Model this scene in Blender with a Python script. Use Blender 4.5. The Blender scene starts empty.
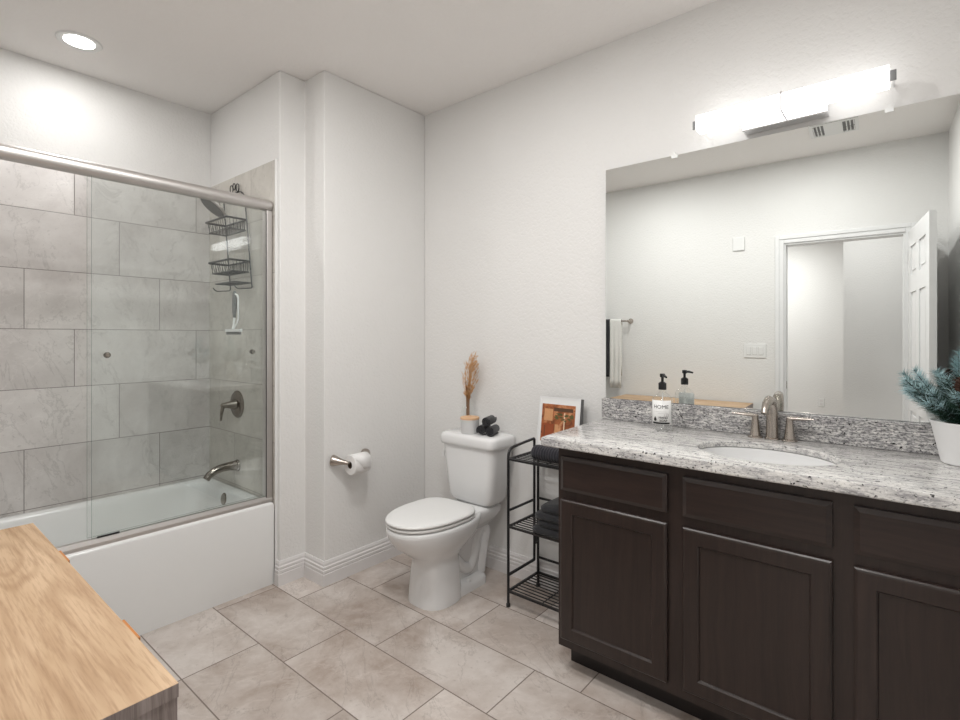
import bpy, bmesh, math, random
from mathutils import Vector, Matrix, Quaternion
PI = math.pi
rnd = random.Random(7)
S = bpy.context.scene
COL = S.collection

# ------------------------------------------------------------------ camera, world, lights, exposure
CAM_Z, YAW, FPX = 1.32, math.radians(39.846), 514.07
cam_d = bpy.data.cameras.new('camera'); cam = bpy.data.objects.new('camera', cam_d); COL.objects.link(cam)
cam_d.sensor_fit = 'HORIZONTAL'; cam_d.sensor_width = 36.0; cam_d.lens = FPX / 960 * 36.0
cam_d.shift_y = (337 - 360) / 960.0
cam_d.clip_start = 0.02
cam.location = (0, 0, CAM_Z); cam.rotation_euler = (PI / 2, 0, YAW)
S.camera = cam
W = bpy.data.worlds.new('world'); S.world = W; W.use_nodes = True
W.node_tree.nodes['Background'].inputs[0].default_value = (0.9, 0.95, 1, 1)
W.node_tree.nodes['Background'].inputs[1].default_value = 0.3
S.view_settings.view_transform = 'Standard'; S.view_settings.look = 'None'
S.view_settings.gamma = 1; S.view_settings.use_curve_mapping = False
S.view_settings.exposure = 0.42
LAMP = dict(tub=2.4, room=8.7, hall=10.0, bedroom=30.0, bar=1.85)        # watts of the tub light and added fill lamps, strength of the glowing bar

def disk_light(name, loc, r, watts, color=(1, .97, .93), spread=PI):
    l = bpy.data.lights.new(name, 'AREA'); l.shape = 'DISK'; l.size = 2 * r; l.energy = watts; l.color = color; l.spread = spread
    o = bpy.data.objects.new(name, l); COL.objects.link(o); o.location = loc
    return o

# ------------------------------------------------------------------ materials
class NT:
    """small node builder"""
    def __init__(s, name):
        s.m = bpy.data.materials.new(name); s.m.use_nodes = True
        s.t = s.m.node_tree; s.b = s.t.nodes['Principled BSDF']; s.out = s.t.nodes['Material Output']
    def n(s, typ, **kw):
        nd = s.t.nodes.new(typ)
        for k, v in kw.items(): setattr(nd, k, v)
        return nd
    def l(s, a, b): s.t.links.new(a, b)
    def put(s, sock, v):
        if hasattr(v, 'is_output') or isinstance(v, bpy.types.NodeSocket): s.l(v, sock)
        else: sock.default_value = v
    def math(s, op, a, b=0.0, c=None):
        nd = s.n('ShaderNodeMath', operation=op); s.put(nd.inputs[0], a); s.put(nd.inputs[1], b)
        if c is not None: s.put(nd.inputs[2], c)
        return nd.outputs[0]
    def pos(s):
        return s.n('ShaderNodeNewGeometry').outputs['Position']
    def sep(s, v):
        nd = s.n('ShaderNodeSeparateXYZ'); s.l(v, nd.inputs[0]); return nd.outputs
    def comb(s, x=0., y=0., z=0.):
        nd = s.n('ShaderNodeCombineXYZ')
        for i, v in enumerate((x, y, z)): s.put(nd.inputs[i], v)
        return nd.outputs[0]
    def mapping(s, v, scale=(1, 1, 1), rot=(0, 0, 0), loc=(0, 0, 0)):
        nd = s.n('ShaderNodeMapping'); s.l(v, nd.inputs[0])
        nd.inputs['Scale'].default_value = scale; nd.inputs['Rotation'].default_value = rot; nd.inputs['Location'].default_value = loc
        return nd.outputs[0]
    def noise(s, v, scale, detail=4, rough=.55, dist=0., fac=True):
        nd = s.n('ShaderNodeTexNoise'); s.l(v, nd.inputs['Vector'])
        nd.inputs['Scale'].default_value = scale; nd.inputs['Detail'].default_value = detail
        nd.inputs['Roughness'].default_value = rough; nd.inputs['Distortion'].default_value = dist
        return nd.outputs['Fac'] if fac else nd.outputs['Color']
    def voro(s, v, scale, feature='F1', out='Distance', rand=1.):
        nd = s.n('ShaderNodeTexVoronoi', feature=feature); s.l(v, nd.inputs['Vector'])
        nd.inputs['Scale'].default_value = scale; nd.inputs['Randomness'].default_value = rand
        return nd.outputs[out]
    def white(s, v):
        nd = s.n('ShaderNodeTexWhiteNoise', noise_dimensions='3D'); s.l(v, nd.inputs['Vector']); return nd.outputs
    def ramp(s, v, stops, interp='LINEAR'):
        nd = s.n('ShaderNodeValToRGB'); s.put(nd.inputs[0], v); cr = nd.color_ramp; cr.interpolation = interp
        while len(cr.elements) < len(stops): cr.elements.new(0.5)
        for e, (p, c) in zip(cr.elements, stops):
            e.position = p; e.color = c if len(c) == 4 else (*c, 1)
        return nd.outputs[0]
    def mix(s, f, a, b, mode='MIX'):
        nd = s.n('ShaderNodeMix', data_type='RGBA', blend_type=mode)
        s.put(nd.inputs[0], f); s.put(nd.inputs[6], a if not isinstance(a, tuple) else (*a[:3], 1)); s.put(nd.inputs[7], b if not isinstance(b, tuple) else (*b[:3], 1))
        return nd.outputs[2]
    def bump(s, h, strength=.2, dist=.002):
        nd = s.n('ShaderNodeBump'); s.l(h, nd.inputs['Height']); nd.inputs['Strength'].default_value = strength; nd.inputs['Distance'].default_value = dist
        s.l(nd.outputs[0], s.b.inputs['Normal'])
    def set(s, color=None, rough=None, metal=None, **kw):
        if color is not None: s.put(s.b.inputs['Base Color'], (*color, 1) if isinstance(color, tuple) else color)
        if rough is not None: s.put(s.b.inputs['Roughness'], rough)
        if metal is not None: s.b.inputs['Metallic'].default_value = metal
        for k, v in kw.items(): s.b.inputs[k.replace('_', ' ')].default_value = v
        return s.m

def srgb(r, g, b):
    f = lambda c: (c / 255 / 12.92) if c / 255 <= .04045 else ((c / 255 + .055) / 1.055) ** 2.4
    return (f(r), f(g), f(b))

def paint(name, col, rough=.55, tex=.7, scale=70):
    k = NT(name); p = k.pos()
    a = k.noise(p, scale, 3, .5, .4); b = k.noise(p, scale * .3, 2)
    h = k.math('ADD', k.math('SMOOTH_MIN', a, .56, .08), k.math('MULTIPLY', b, .3))
    k.bump(h, tex, .004)
    v = k.noise(p, 1.3, 2)
    c = k.mix(v, tuple(x * .97 for x in col), tuple(min(1, x * 1.02) for x in col))
    return k.set(c, rough)

def plain(name, col, rough=.4, metal=0., noise=0.04, nscale=20, **kw):
    k = NT(name); v = k.noise(k.pos(), nscale, 3)
    c = k.mix(v, tuple(x * (1 - noise) for x in col), tuple(min(1, x * (1 + noise)) for x in col))
    return k.set(c, rough, metal, **kw)

def tile_mat(name, ax_u, ax_v, v0, hv, u0, hu, shift, base, dark, light, grout, gw, rough, bumpy=.15, vein=(2.2, 5.0)):
    k = NT(name); p = k.pos(); x = k.sep(p); u = x[ax_u]; v = x[ax_v]
    rowf = k.math('DIVIDE', k.math('SUBTRACT', v, v0), hv); row = k.math('MAXIMUM', k.math('FLOOR', rowf), 0.)
    uf = k.math('DIVIDE', k.math('SUBTRACT', k.math('SUBTRACT', u, u0), k.math('MULTIPLY', row, shift)), hu)
    ui = k.math('FLOOR', uf)
    rowf = k.math('SUBTRACT', rowf, 0.)
    def edge(f, h):
        fr = k.math('FRACT', f); d = k.math('MINIMUM', fr, k.math('SUBTRACT', 1., fr)); return k.math('MULTIPLY', d, h)
    d = k.math('MINIMUM', edge(rowf, hv), edge(uf, hu))
    g = k.math('LESS_THAN', d, gw / 2)
    w = k.white(k.comb(ui, row, 3.3))
    ofs = k.n('ShaderNodeVectorMath', operation='MULTIPLY_ADD'); k.l(w['Color'], ofs.inputs[0]); ofs.inputs[1].default_value = (9, 9, 9); k.l(p, ofs.inputs[2])
    q = ofs.outputs[0]
    n1 = k.noise(q, vein[0], 8, .68, .3); n2 = k.noise(q, vein[1] * 3, 5, .7)
    qq = k.mapping(q, (1, 1, 1), (0.3, .5, .6))
    ve = k.noise(k.mapping(qq, (1.0, 3.2, 2.0)), vein[0] * .8, 7, .62, .5)
    vl = k.math('ABSOLUTE', k.math('SUBTRACT', ve, .5))
    c = k.mix(k.ramp(n1, [(.38, (0, 0, 0)), (.62, (1, 1, 1))]), dark, light)
    c = k.mix(k.math('MULTIPLY', k.ramp(n2, [(.35, (0, 0, 0)), (.7, (1, 1, 1))]), .45), c, base)
    c = k.mix(k.math('MULTIPLY', k.ramp(vl, [(0., (1, 1, 1)), (.012, (0, 0, 0))]), .30), c, tuple(a * .55 for a in dark))
    fl = k.noise(q, 46, 4, .7)
    c = k.mix(k.math('MULTIPLY', k.ramp(fl, [(.60, (0, 0, 0)), (.72, (1, 1, 1))]), .35), c, tuple(a * .6 for a in dark))
    wl = k.noise(k.mapping(qq, (2.5, .8, 1.6)), vein[0] * 1.0, 6, .6, .4)
    c = k.mix(k.math('MULTIPLY', k.ramp(k.math('ABSOLUTE', k.math('SUBTRACT', wl, .47)), [(0., (1, 1, 1)), (.012, (0, 0, 0))]), .16), c, tuple(min(1, a * 1.25) for a in light))
    tone = k.math('ADD', .93, k.math('MULTIPLY', w['Value'], .12))
    c = k.mix(1., c, k.comb(tone, tone, tone), 'MULTIPLY')
    c = k.mix(g, c, grout)
    hgt = k.math('ADD', k.ramp(d, [(0, (0, 0, 0)), (gw * .9, (1, 1, 1))]), k.math('MULTIPLY', n2, .2))
    k.bump(hgt, bumpy, .003)
    return k.set(c, k.math('ADD', rough, k.math('MULTIPLY', g, .4)))

def granite(name, dark, rot):
    k = NT(name); p = k.pos()
    s1 = k.noise(k.mapping(p, (5, 26, 26), rot), 2.2, 6, .65, .6)
    s2 = k.noise(k.mapping(p, (16, 95, 95), rot), 2., 4, .65, .3)
    sp = k.noise(k.mapping(p, (1, 1.6, 1.6), rot), 120, 3, .65); bl = k.noise(p, 75, 2, .5); sp2 = k.noise(k.mapping(p, (.5, 1.6, 1.6), rot), 190, 2, .6)
    c = k.ramp(s1, [(.36, srgb(158, 156, 157)), (.48, srgb(204, 202, 200)), (.6, srgb(226, 224, 220))])
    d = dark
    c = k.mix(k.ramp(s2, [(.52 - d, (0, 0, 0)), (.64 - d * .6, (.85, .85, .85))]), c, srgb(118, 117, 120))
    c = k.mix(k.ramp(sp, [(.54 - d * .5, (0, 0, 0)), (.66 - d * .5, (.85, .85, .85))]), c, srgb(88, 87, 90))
    c = k.mix(k.ramp(sp2, [(.55, (0, 0, 0)), (.68, (.65, .65, .65))]), c, srgb(238, 236, 234))
    c = k.mix(k.ramp(bl, [(.665, (0, 0, 0)), (.685, (1, 1, 1))]), c, srgb(30, 29, 31))
    return k.set(c, .18)

def wood(name, c1, c2, axis=0, scale=1., rough=.4, streak=14., ring=.5, spec=.5):
    """fine streaks across, long along the given axis"""
    k = NT(name); p = k.pos()
    sc = [streak * scale] * 3; sc[axis] = 1.1 * scale
    warp = k.noise(p, 2.2 * scale, 3, .5, .3, fac=False)
    vm = k.n('ShaderNodeVectorMath', operation='MULTIPLY_ADD'); k.l(warp, vm.inputs[0]); vm.inputs[1].default_value = (.13 * ring,) * 3; k.l(p, vm.inputs[2])
    a = k.noise(k.mapping(vm.outputs[0], sc), 1.6, 6, .65, .7)
    sc2 = [s * 6 for s in sc]; sc2[axis] = 4 * scale
    b = k.noise(k.mapping(p, sc2), 1.5, 3, .6)
    f = k.math('ADD', k.math('MULTIPLY', a, .75), k.math('MULTIPLY', b, .25))
    c = k.ramp(f, [(.36, c1), (.64, c2)])
    k.bump(f, .05, .001)
    return k.set(c, rough, Specular_IOR_Level=spec)

def oak():
    k = NT('oak_top'); p = k.pos()
    big = k.noise(k.mapping(p, (.55, 4.6, 4.6), loc=(.3, .1, 0)), 1.3, 2, .4, .1)
    kx = k.sep(p)                                                             # growth rings bending round a knot
    dx = k.math('DIVIDE', k.math('SUBTRACT', kx[0], -1.70), .16); dy = k.math('DIVIDE', k.math('SUBTRACT', kx[1], .21), .06)
    knot = k.math('POWER', 2.718, k.math('MULTIPLY', -1., k.math('ADD', k.math('MULTIPLY', dx, dx), k.math('MULTIPLY', dy, dy))))
    big = k.math('ADD', big, k.math('MULTIPLY', knot, .15))
    band = k.math('SINE', k.math('MULTIPLY', big, 80.)); band = k.math('ADD', k.math('MULTIPLY', band, .5), .5)
    wide = k.noise(k.mapping(p, (1.2, 7, 7)), 1.6, 4, .6, .4)
    fine = k.noise(k.mapping(p, (7, 130, 130)), 1.5, 3, .65)
    c = k.ramp(wide, [(.34, srgb(182, 152, 120)), (.66, srgb(206, 178, 147))])
    c = k.mix(k.math('MULTIPLY', k.ramp(band, [(.35, (0, 0, 0)), (1., (1, 1, 1))]), .38), c, srgb(152, 118, 86))
    c = k.mix(k.math('MULTIPLY', k.ramp(fine, [(.46, (0, 0, 0)), (.68, (1, 1, 1))]), .5), c, srgb(146, 112, 82))
    return k.set(c, .5, Specular_IOR_Level=.35)

def metal(name, col, rough):
    return plain(name, col, rough, 1.0, .03, 60)

def glass_mat(name, tint, ior=1.5, rough=0.):
    k = NT(name); t = k.n('ShaderNodeBsdfTransparent'); t.inputs[0].default_value = (*tint, 1)
    g = k.n('ShaderNodeBsdfGlossy'); g.inputs['Roughness'].default_value = rough; g.inputs[0].default_value = (1, 1, 1, 1)
    geo = k.n('ShaderNodeNewGeometry'); dt = k.n('ShaderNodeVectorMath', operation='DOT_PRODUCT'); k.l(geo.outputs['Normal'], dt.inputs[0]); k.l(geo.outputs['Incoming'], dt.inputs[1])
    f0 = ((ior - 1) / (ior + 1)) ** 2; sch = k.math('POWER', k.math('SUBTRACT', 1., k.math('ABSOLUTE', dt.outputs['Value'])), 5.)
    fres = k.math('ADD', f0, k.math('MULTIPLY', sch, 1 - f0))
    mx = k.n('ShaderNodeMixShader'); k.l(fres, mx.inputs[0]); k.l(t.outputs[0], mx.inputs[1]); k.l(g.outputs[0], mx.inputs[2])
    k.l(mx.outputs[0], k.out.inputs[0]); k.t.nodes.remove(k.b); return k.m

def emit(name, col, strength):
    k = NT(name); k.set((.9, .9, .9), .4)
    k.b.inputs['Emission Color'].default_value = (*col, 1); k.b.inputs['Emission Strength'].default_value = strength
    return k.m

def fabric(name, col, scale=220, axis_scale=(1, 1, 1), rough=.95, depth=.6):
    k = NT(name); p = k.mapping(k.pos(), axis_scale); h = k.noise(p, scale, 2, .6)
    c = k.mix(h, tuple(x * .7 for x in col), tuple(min(1, x * 1.25) for x in col)); k.bump(h, depth, .002)
    return k.set(c, rough, Sheen_Weight=.25)

WALL = (.79, .782, .768)
M = dict(
    wall=paint('wall_paint', WALL), ceil=paint('ceiling_paint', (.91, .885, .865), .7, .9, 55),
    trim=plain('white_trim_paint', (.74, .72, .715), .35), door=plain('white_door_paint', (.80, .80, .80), .35),
    floor=tile_mat('floor_tile', 0, 1, .784, .3063, -2.152, .612, .2013, srgb(194, 182, 174), srgb(166, 150, 139), srgb(214, 206, 200), srgb(128, 116, 108), .005, .42),
    tile_y=tile_mat('shower_tile_long', 1, 2, .447, .3047, .516, .61, -.2033, srgb(208, 203, 200), srgb(192, 186, 183), srgb(224, 220, 217), srgb(128, 122, 118), .0035, .22, .1, (1.8, 5)),
    tile_x=tile_mat('shower_tile_end', 0, 2, .447, .3047, -1.8565, .61, -.2033, srgb(208, 204, 197), srgb(194, 189, 181), srgb(222, 218, 210), srgb(150, 144, 137), .0035, .22, .1, (1.8, 5)),
    acrylic=plain('white_acrylic', (.80, .80, .79), .18, noise=.01), porcelain=plain('white_porcelain', (.80, .80, .80), .08, noise=.01),
    plastic=plain('white_plastic', (.80, .80, .79), .3, noise=.01),
    nickel=metal('brushed_nickel', (.46, .415, .375), .26), rail=metal('satin_nickel', (.66, .635, .62), .44), chrome=metal('chrome', (.75, .75, .76), .1),
    bronze=metal('dark_nickel', (.30, .27, .24), .22),
    glass=glass_mat('clear_glass', (.982, .994, .992)), glass_edge=plain('green_glass_edge', srgb(112, 130, 122), .2), thin_glass=glass_mat('bottle_glass', (.985, .99, .987), 1.5),
    mirror=None, granite=granite('granite', -.045, (0, 0, .12)), granite_shaded=granite('granite_shaded', .11, (0, .5, .1)),  # backsplash copy of the stone: shade darkened into its colour, streaks turned
    espresso=wood('espresso_wood_upright', srgb(36, 27, 24), srgb(50, 38, 34), 2, 1., .33, 30), espresso_h=wood('espresso_wood_level', srgb(36, 27, 24), srgb(52, 39, 35), 0, 1., .33, 30),
    toe=plain('toe_kick_black', srgb(28, 22, 21), .5), black=plain('black_metal', (.012, .012, .013), .35), rubber=plain('black_plastic', (.010, .010, .011), .3),
    oak=oak(), drift=wood('grey_driftwood', srgb(112, 100, 95), srgb(160, 148, 143), 2, 1., .5, 45, .3),
    leather=plain('tan_handle', srgb(190, 122, 58), .4), fab_black=fabric('black_terry', (.018, .018, .021), 260), fab_navy=fabric('black_ribbed', (.020, .019, .026), 200),
    fab_white=fabric('white_terry', (.78, .77, .74)), paper=plain('tissue_paper', (.85, .84, .83), .9), card=plain('cardboard', (.10, .07, .05), .9),
    cup=plain('grey_ceramic', (.62, .62, .62), .35), ply=wood('pale_wood_lid', srgb(214, 170, 130), srgb(232, 194, 156), 0, 1, .5, 20),
    straw=plain('dried_grass', srgb(205, 160, 112), .9, noise=.25, nscale=120), straw_dark=plain('dried_stems', srgb(140, 98, 58), .9, noise=.2, nscale=90),
    pot=plain('white_pot', (.80, .80, .80), .45), needle=plain('green_needles', srgb(34, 66, 50), .6, noise=.35, nscale=60),
    frost=plain('frosted_needles', srgb(176, 205, 210), .7, noise=.25, nscale=60), cone=plain('pine_cone', srgb(66, 42, 30), .8, noise=.3, nscale=90), bark=plain('branch_bark', srgb(60, 44, 34), .9),
    frame=plain('white_frame', (.78, .78, .78), .4), frame_side=plain('grey_frame_side', srgb(112, 112, 112), .5), mat_white=plain('white_card', (.82, .82, .81), .8),
    label=plain('white_label', (.85, .85, .84), .5), ink=plain('black_ink', (.012, .012, .012), .6), grey_ink=plain('grey_ink', (.35, .35, .35), .6), soap=glass_mat('clear_soap', (.997, .998, .998), 1.03),
    bar=emit('lit_glass', (1, .992, .978), LAMP['bar']), disc=emit('lit_lens', (1, .98, .95), 14.),
    sky=None)
k = NT('mirror_silver'); M['mirror'] = k.set((.86, .885, .875), .0, 1.0)

# ------------------------------------------------------------------ mesh helpers
def BM(): return bmesh.new()
def world_off(o):
    v = Vector((0, 0, 0))
    while o is not None: v += o.location; o = o.parent
    return v
def obj(name, bm, mat, parent=None, smooth=False, bev=0., mats=None, autosm=35):
    off = world_off(parent) if parent else Vector((0, 0, 0))
    if parent: bmesh.ops.translate(bm, verts=bm.verts, vec=-off)
    bmesh.ops.recalc_face_normals(bm, faces=bm.faces)
    me = bpy.data.meshes.new(name); bm.to_mesh(me); bm.free()
    for m_ in (mats or [mat]): me.materials.append(m_)
    if smooth:
        me.polygons.foreach_set('use_smooth', [True] * len(me.polygons))
    o = bpy.data.objects.new(name, me); COL.objects.link(o); o.parent = parent
    if smooth and autosm:
        me.set_sharp_from_angle(angle=math.radians(autosm))
    if bev:
        b = o.modifiers.new('bevel', 'BEVEL'); b.width = bev; b.segments = 2; b.limit_method = 'ANGLE'; b.harden_normals = False
    return o
def thing(name, label, cat, loc=(0, 0, 0), group=None):
    o = bpy.data.objects.new(name, None); COL.objects.link(o); o.location = loc; o.empty_display_size = .05
    return tag(o, label, cat, group)
def tag(o, label, cat, group=None):
    o['label'] = label; o['category'] = cat
    if group: o['group'] = group
    return o
def struct(name, bm, m, parent=None, **kw):
    o = obj(name, bm, m, parent, **kw)
    if parent is None: o['kind'] = 'structure'
    return o
def box(bm, x0, x1, y0, y1, z0, z1):
    v = [bm.verts.new((x, y, z)) for z in (z0, z1) for x, y in ((x0, y0), (x1, y0), (x1, y1), (x0, y1))]
    for f in ((3, 2, 1, 0), (4, 5, 6, 7), (0, 1, 5, 4), (1, 2, 6, 5), (2, 3, 7, 6), (3, 0, 4, 7)): bm.faces.new([v[i] for i in f])
    return bm
def prism(bm, pts, z0, z1):
    a = [bm.verts.new((x, y, z0)) for x, y in pts]; b = [bm.verts.new((x, y, z1)) for x, y in pts]; n = len(pts)
    bm.faces.new(a[::-1]); bm.faces.new(b)
    for i in range(n): bm.faces.new((a[i], a[(i + 1) % n], b[(i + 1) % n], b[i]))
    return bm
def loft(bm, rings, cap0=True, cap1=True, closed=False):
    vs = [[bm.verts.new(p) for p in r] for r in rings]; n = len(vs[0])
    pairs = list(zip(vs[:-1], vs[1:])) + ([(vs[-1], vs[0])] if closed else [])
    for a, b in pairs:
        for i in range(n): bm.faces.new((a[i], a[(i + 1) % n], b[(i + 1) % n], b[i]))
    if cap0 and not closed: bm.faces.new(vs[0][::-1])
    if cap1 and not closed: bm.faces.new(vs[-1])
    return bm
def frame_from(d):
    d = Vector(d).normalized(); up = Vector((0, 0, 1)) if abs(d.z) < .95 else Vector((1, 0, 0))
    a = d.cross(up).normalized(); return a, a.cross(d).normalized(), d
def tube(bm, pts, r, seg=8, closed=False, caps=True):
    pts = [Vector(p) for p in pts]; n = len(pts); rr = r if isinstance(r, (list, tuple)) else [r] * n
    tans = []
    for i in range(n):
        if closed: t = pts[(i + 1) % n] - pts[i - 1]
        else: t = pts[min(i + 1, n - 1)] - pts[max(i - 1, 0)]
        tans.append(t.normalized())
    a, b, _ = frame_from(tans[0]); rings = []
    for i in range(n):
        if i:
            q = tans[i - 1].rotation_difference(tans[i]); a = q @ a; b = q @ b
        rings.append([pts[i] + (a * math.cos(2 * PI * j / seg) + b * math.sin(2 * PI * j / seg)) * rr[i] for j in range(seg)])
    return loft(bm, rings, caps, caps, closed)
def lathe(bm, prof, c, axis=(0, 0, 1), seg=32, cap0=True, cap1=True):
    a, b, d = frame_from(axis); c = Vector(c)
    return loft(bm, [[c + d * h + (a * math.cos(2 * PI * j / seg) + b * math.sin(2 * PI * j / seg)) * max(r, 1e-4) for j in range(seg)] for r, h in prof], cap0, cap1)
def smooth_path(pts, rad, k=5):
    """round the corners of a polyline"""
    pts = [Vector(p) for p in pts]; out = [pts[0]]
    for i in range(1, len(pts) - 1):
        p = pts[i]; a = (pts[i - 1] - p); b = (pts[i + 1] - p); r = min(rad, a.length * .49, b.length * .49)
        s = p + a.normalized() * r; e = p + b.normalized() * r
        for j in range(k + 1):
            t = j / k; out.append((1 - t) ** 2 * s + 2 * t * (1 - t) * p + t * t * e)
    out.append(pts[-1]); return out
def egg(cx, cy, a, bf, bb, z, n=48, e=2.2, eb=2.6):
    pts = []
    for j in range(n):
        t = 2 * PI * j / n; c, s = math.cos(t), math.sin(t); ex = e if s < 0 else eb
        x = a * math.copysign(abs(c) ** (2 / ex), c); y = (bb if s > 0 else bf) * math.copysign(abs(s) ** (2 / ex), s)
        pts.append((cx + x, cy + y, z))
    return pts
def rrect(x0, x1, y0, y1, z, r=.03, k=6):
    pts = []
    for cx, cy, a0 in ((x1 - r, y0 + r, -PI / 2), (x1 - r, y1 - r, 0), (x0 + r, y1 - r, PI / 2), (x0 + r, y0 + r, PI)):
        for j in range(k + 1):
            t = a0 + PI / 2 * j / k; pts.append((cx + r * math.cos(t), cy + r * math.sin(t), z))
    return pts
def copy_tree(o, parent=None):
    c = o.copy(); COL.objects.link(c); c.parent = parent
    for ch in list(o.children): copy_tree(ch, c)
    return c

# ------------------------------------------------------------------ the room
CE = 2.743; XR = .315; YW = 2.31; YF = -.20; XT = -3.43; YE = 1.42; XW = -2.575; XC = -2.39; YC = 1.57; T = .12
struct('floor', box(BM(), XT - T, 2.0, -4.2, YW + T, -.1, 0), M['floor'])
struct('ceiling', box(BM(), XT - T, 2.0, -4.2, YW + T, CE, CE + .1), M['ceil'])
struct('wall_back', box(BM(), XC - .3, XR + T, YW, YW + T, 0, CE), M['wall'])
struct('wall_right', box(BM(), XR, XR + T, YF - T, YW, 0, CE), M['wall'])
struct('wall_left', box(BM(), XT - T, XT, YF - T, YE + .3, 0, CE), M['wall'])
struct('wall_chase', prism(BM(), [(XT, YE), (XW, YE), (XW, YC), (XC, YC), (XC, YW), (XT, YW)], 0, CE), M['wall'], bev=.006)
DX0, DX1, DZ = -.672, .085, 2.075
bm = BM(); box(bm, XT, DX0, YF - T, YF, 0, CE); box(bm, DX1, XR, YF - T, YF, 0, CE); box(bm, DX0, DX1, YF - T, YF, DZ, CE)
struct('wall_front', bm, M['wall'])
# bedroom beyond the doorway
struct('wall_bedroom', box(BM(), -2.6, 2.0, -4.0, -3.9, 0, CE), M['wall'])
struct('wall_passage', box(BM(), -.345, 2.0, -2.02, -1.9, 0, CE), M['wall'])
struct('wall_bedroom_left', box(BM(), -2.7, -2.6, -4.0, YF - T, 0, CE), M['wall'])
struct('wall_bedroom_right', box(BM(), 1.9, 2.0, -4.0, YF - T, 0, CE), M['wall'])
# tiled surround
TZ = 2.27
struct('wall_tub_side', box(BM(), XT, XT + .01, YF, YE, .40, TZ), M['tile_y'])
struct('wall_tub_end', box(BM(), XT + .01, -2.606, YE - .01, YE, .40, TZ), M['tile_x'])
struct('trim_1', box(BM(), -2.606, -2.600, YE - .012, YE, 0, TZ + .004), M['plastic'])
# baseboards
def baseboard(name, path, mat=M['trim']):
    prof = [(0, 0), (.018, 0), (.018, .060), (.015, .064), (.0175, .068), (.0175, .080), (.0135, .084), (.0155, .088), (.0155, .098), (.0105, .103), (.0105, .114), (.006, .126), (0, .126)]
    P = [Vector((*p, 0)) for p in path]; bm = BM(); rings = []
    for i, p in enumerate(P):
        def nrm(a, b): d = (b - a).normalized(); return Vector((d.y, -d.x, 0))
        ns = []
        if i > 0: ns.append(nrm(P[i - 1], p))
        if i < len(P) - 1: ns.append(nrm(p, P[i + 1]))
        n = ns[0] if len(ns) == 1 else (ns[0] + ns[1]) / (1 + ns[0].dot(ns[1]))
        rings.append([p + n * d + Vector((0, 0, h)) for d, h in prof])
    loft(bm, rings); return struct(name, bm, mat)
baseboard('baseboard_left', [(-2.600, YE), (XW, YE), (XW, YC), (XC, YC), (XC, YW), (-1.075, YW)])
baseboard('baseboard_front', [(-.72, YF), (-2.60, YF)])
baseboard('baseboard_right', [(XR, 1.73), (XR, YF)])
baseboard('baseboard_passage', [(1.9, -1.9), (-.345, -1.9), (-.345, -2.02)])
baseboard('baseboard_bedroom', [(1.9, -3.9), (-2.6, -3.9)])
# door casing + jamb
bm = BM()
for (x0, x1, z0, z1) in ((DX0 - .062, DX0, 0, DZ + .062), (DX1, DX1 + .062, 0, DZ + .062), (DX0, DX1, DZ, DZ + .062)):
    box(bm, x0, x1, YF, YF + .012, z0, z1); 
    if x1 - x0 < .1: xa = x0 if x0 < DX0 else x1 - .03; box(bm, xa, xa + .03, YF + .012, YF + .019, z0, z1)
    else: box(bm, x0 - .032, x1 + .032, YF + .012, YF + .019, z1 - .03, z1)
struct('trim_2', bm, M['door'], bev=.003)
bm = BM(); box(bm, DX0 - .001, DX0 + .012, YF - T, YF, 0, DZ); box(bm, DX1 - .012, DX1 + .001, YF - T, YF, 0, DZ); box(bm, DX0 + .012, DX1 - .012, YF - T, YF, DZ - .012, DZ)
tr3 = struct('trim_3', bm, M['door'])
bm = BM(); box(bm, DX0 + .012, DX0 + .0135, YF - .07, YF - .035, .90, .96); obj('strike_plate', bm, M['nickel'], tr3)
# six panel door standing open against the right wall
def door_leaf():
    w, h, t = .755, 2.06, .035
    hinge = Vector((.098, YF + .012, 0)); ang = math.atan2(.62, .055)
    ux = Vector((math.cos(ang), math.sin(ang), 0)); un = Vector((-ux.y, ux.x, 0))     # un: side facing the room
    cols = [(0, .105), (.105, .315), (.315, .425), (.425, .645), (.645, w)]
    rows = [(0, .23), (.23, .80), (.80, .98), (.98, 1.62), (1.62, 1.74), (1.74, 1.94), (1.94, h)]
    bm = BM()
    def slab(a0, a1, z0, z1, t0, t1):
        p = [hinge + ux * a + un * b for a, b in ((a0, t0), (a1, t0), (a1, t1), (a0, t1))]
        prism(bm, [(q.x, q.y) for q in p], z0 + .01, z1 + .01)
    slab(0, w, 0, h, -t + .009, -.009)
    for ci, (a0, a1) in enumerate(cols):
        for ri, (z0, z1) in enumerate(rows):
            if ci in (1, 3) and ri in (1, 3, 5):
                for s0, s1 in ((-.0095, -.003), (-t + .003, -t + .0095)): slab(a0 + .03, a1 - .03, z0 + .03, z1 - .03, s0, s1)
            else:
                slab(a0, a1, z0, z1, -.009, 0); slab(a0, a1, z0, z1, -t, -t + .009)
    d = struct('door_1', bm, M['door'])
    for s in (1, -1):
        bm = BM(); c = hinge + ux * (w - .065) + un * (0 if s > 0 else -t) + Vector((0, 0, .95)); n = un * s
        lathe(bm, [(.028, 0), (.028, .006), (.012, .009), (.012, .032)], c, n, 20)
        tube(bm, [c + n * .032, c + n * .036 - ux * .03, c + n * .036 - ux * .10], [.011, .010, .008], 10)
        obj('door_handle', bm, M['nickel'], d, True)
    for z in (.25, 1.05, 1.85):
        bm = BM(); lathe(bm, [(.006, 0), (.006, .09)], hinge + un * .004 + Vector((0, 0, z)), (0, 0, 1), 10); obj('hinge', bm, M['door'], d, True)
door_leaf()

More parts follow.
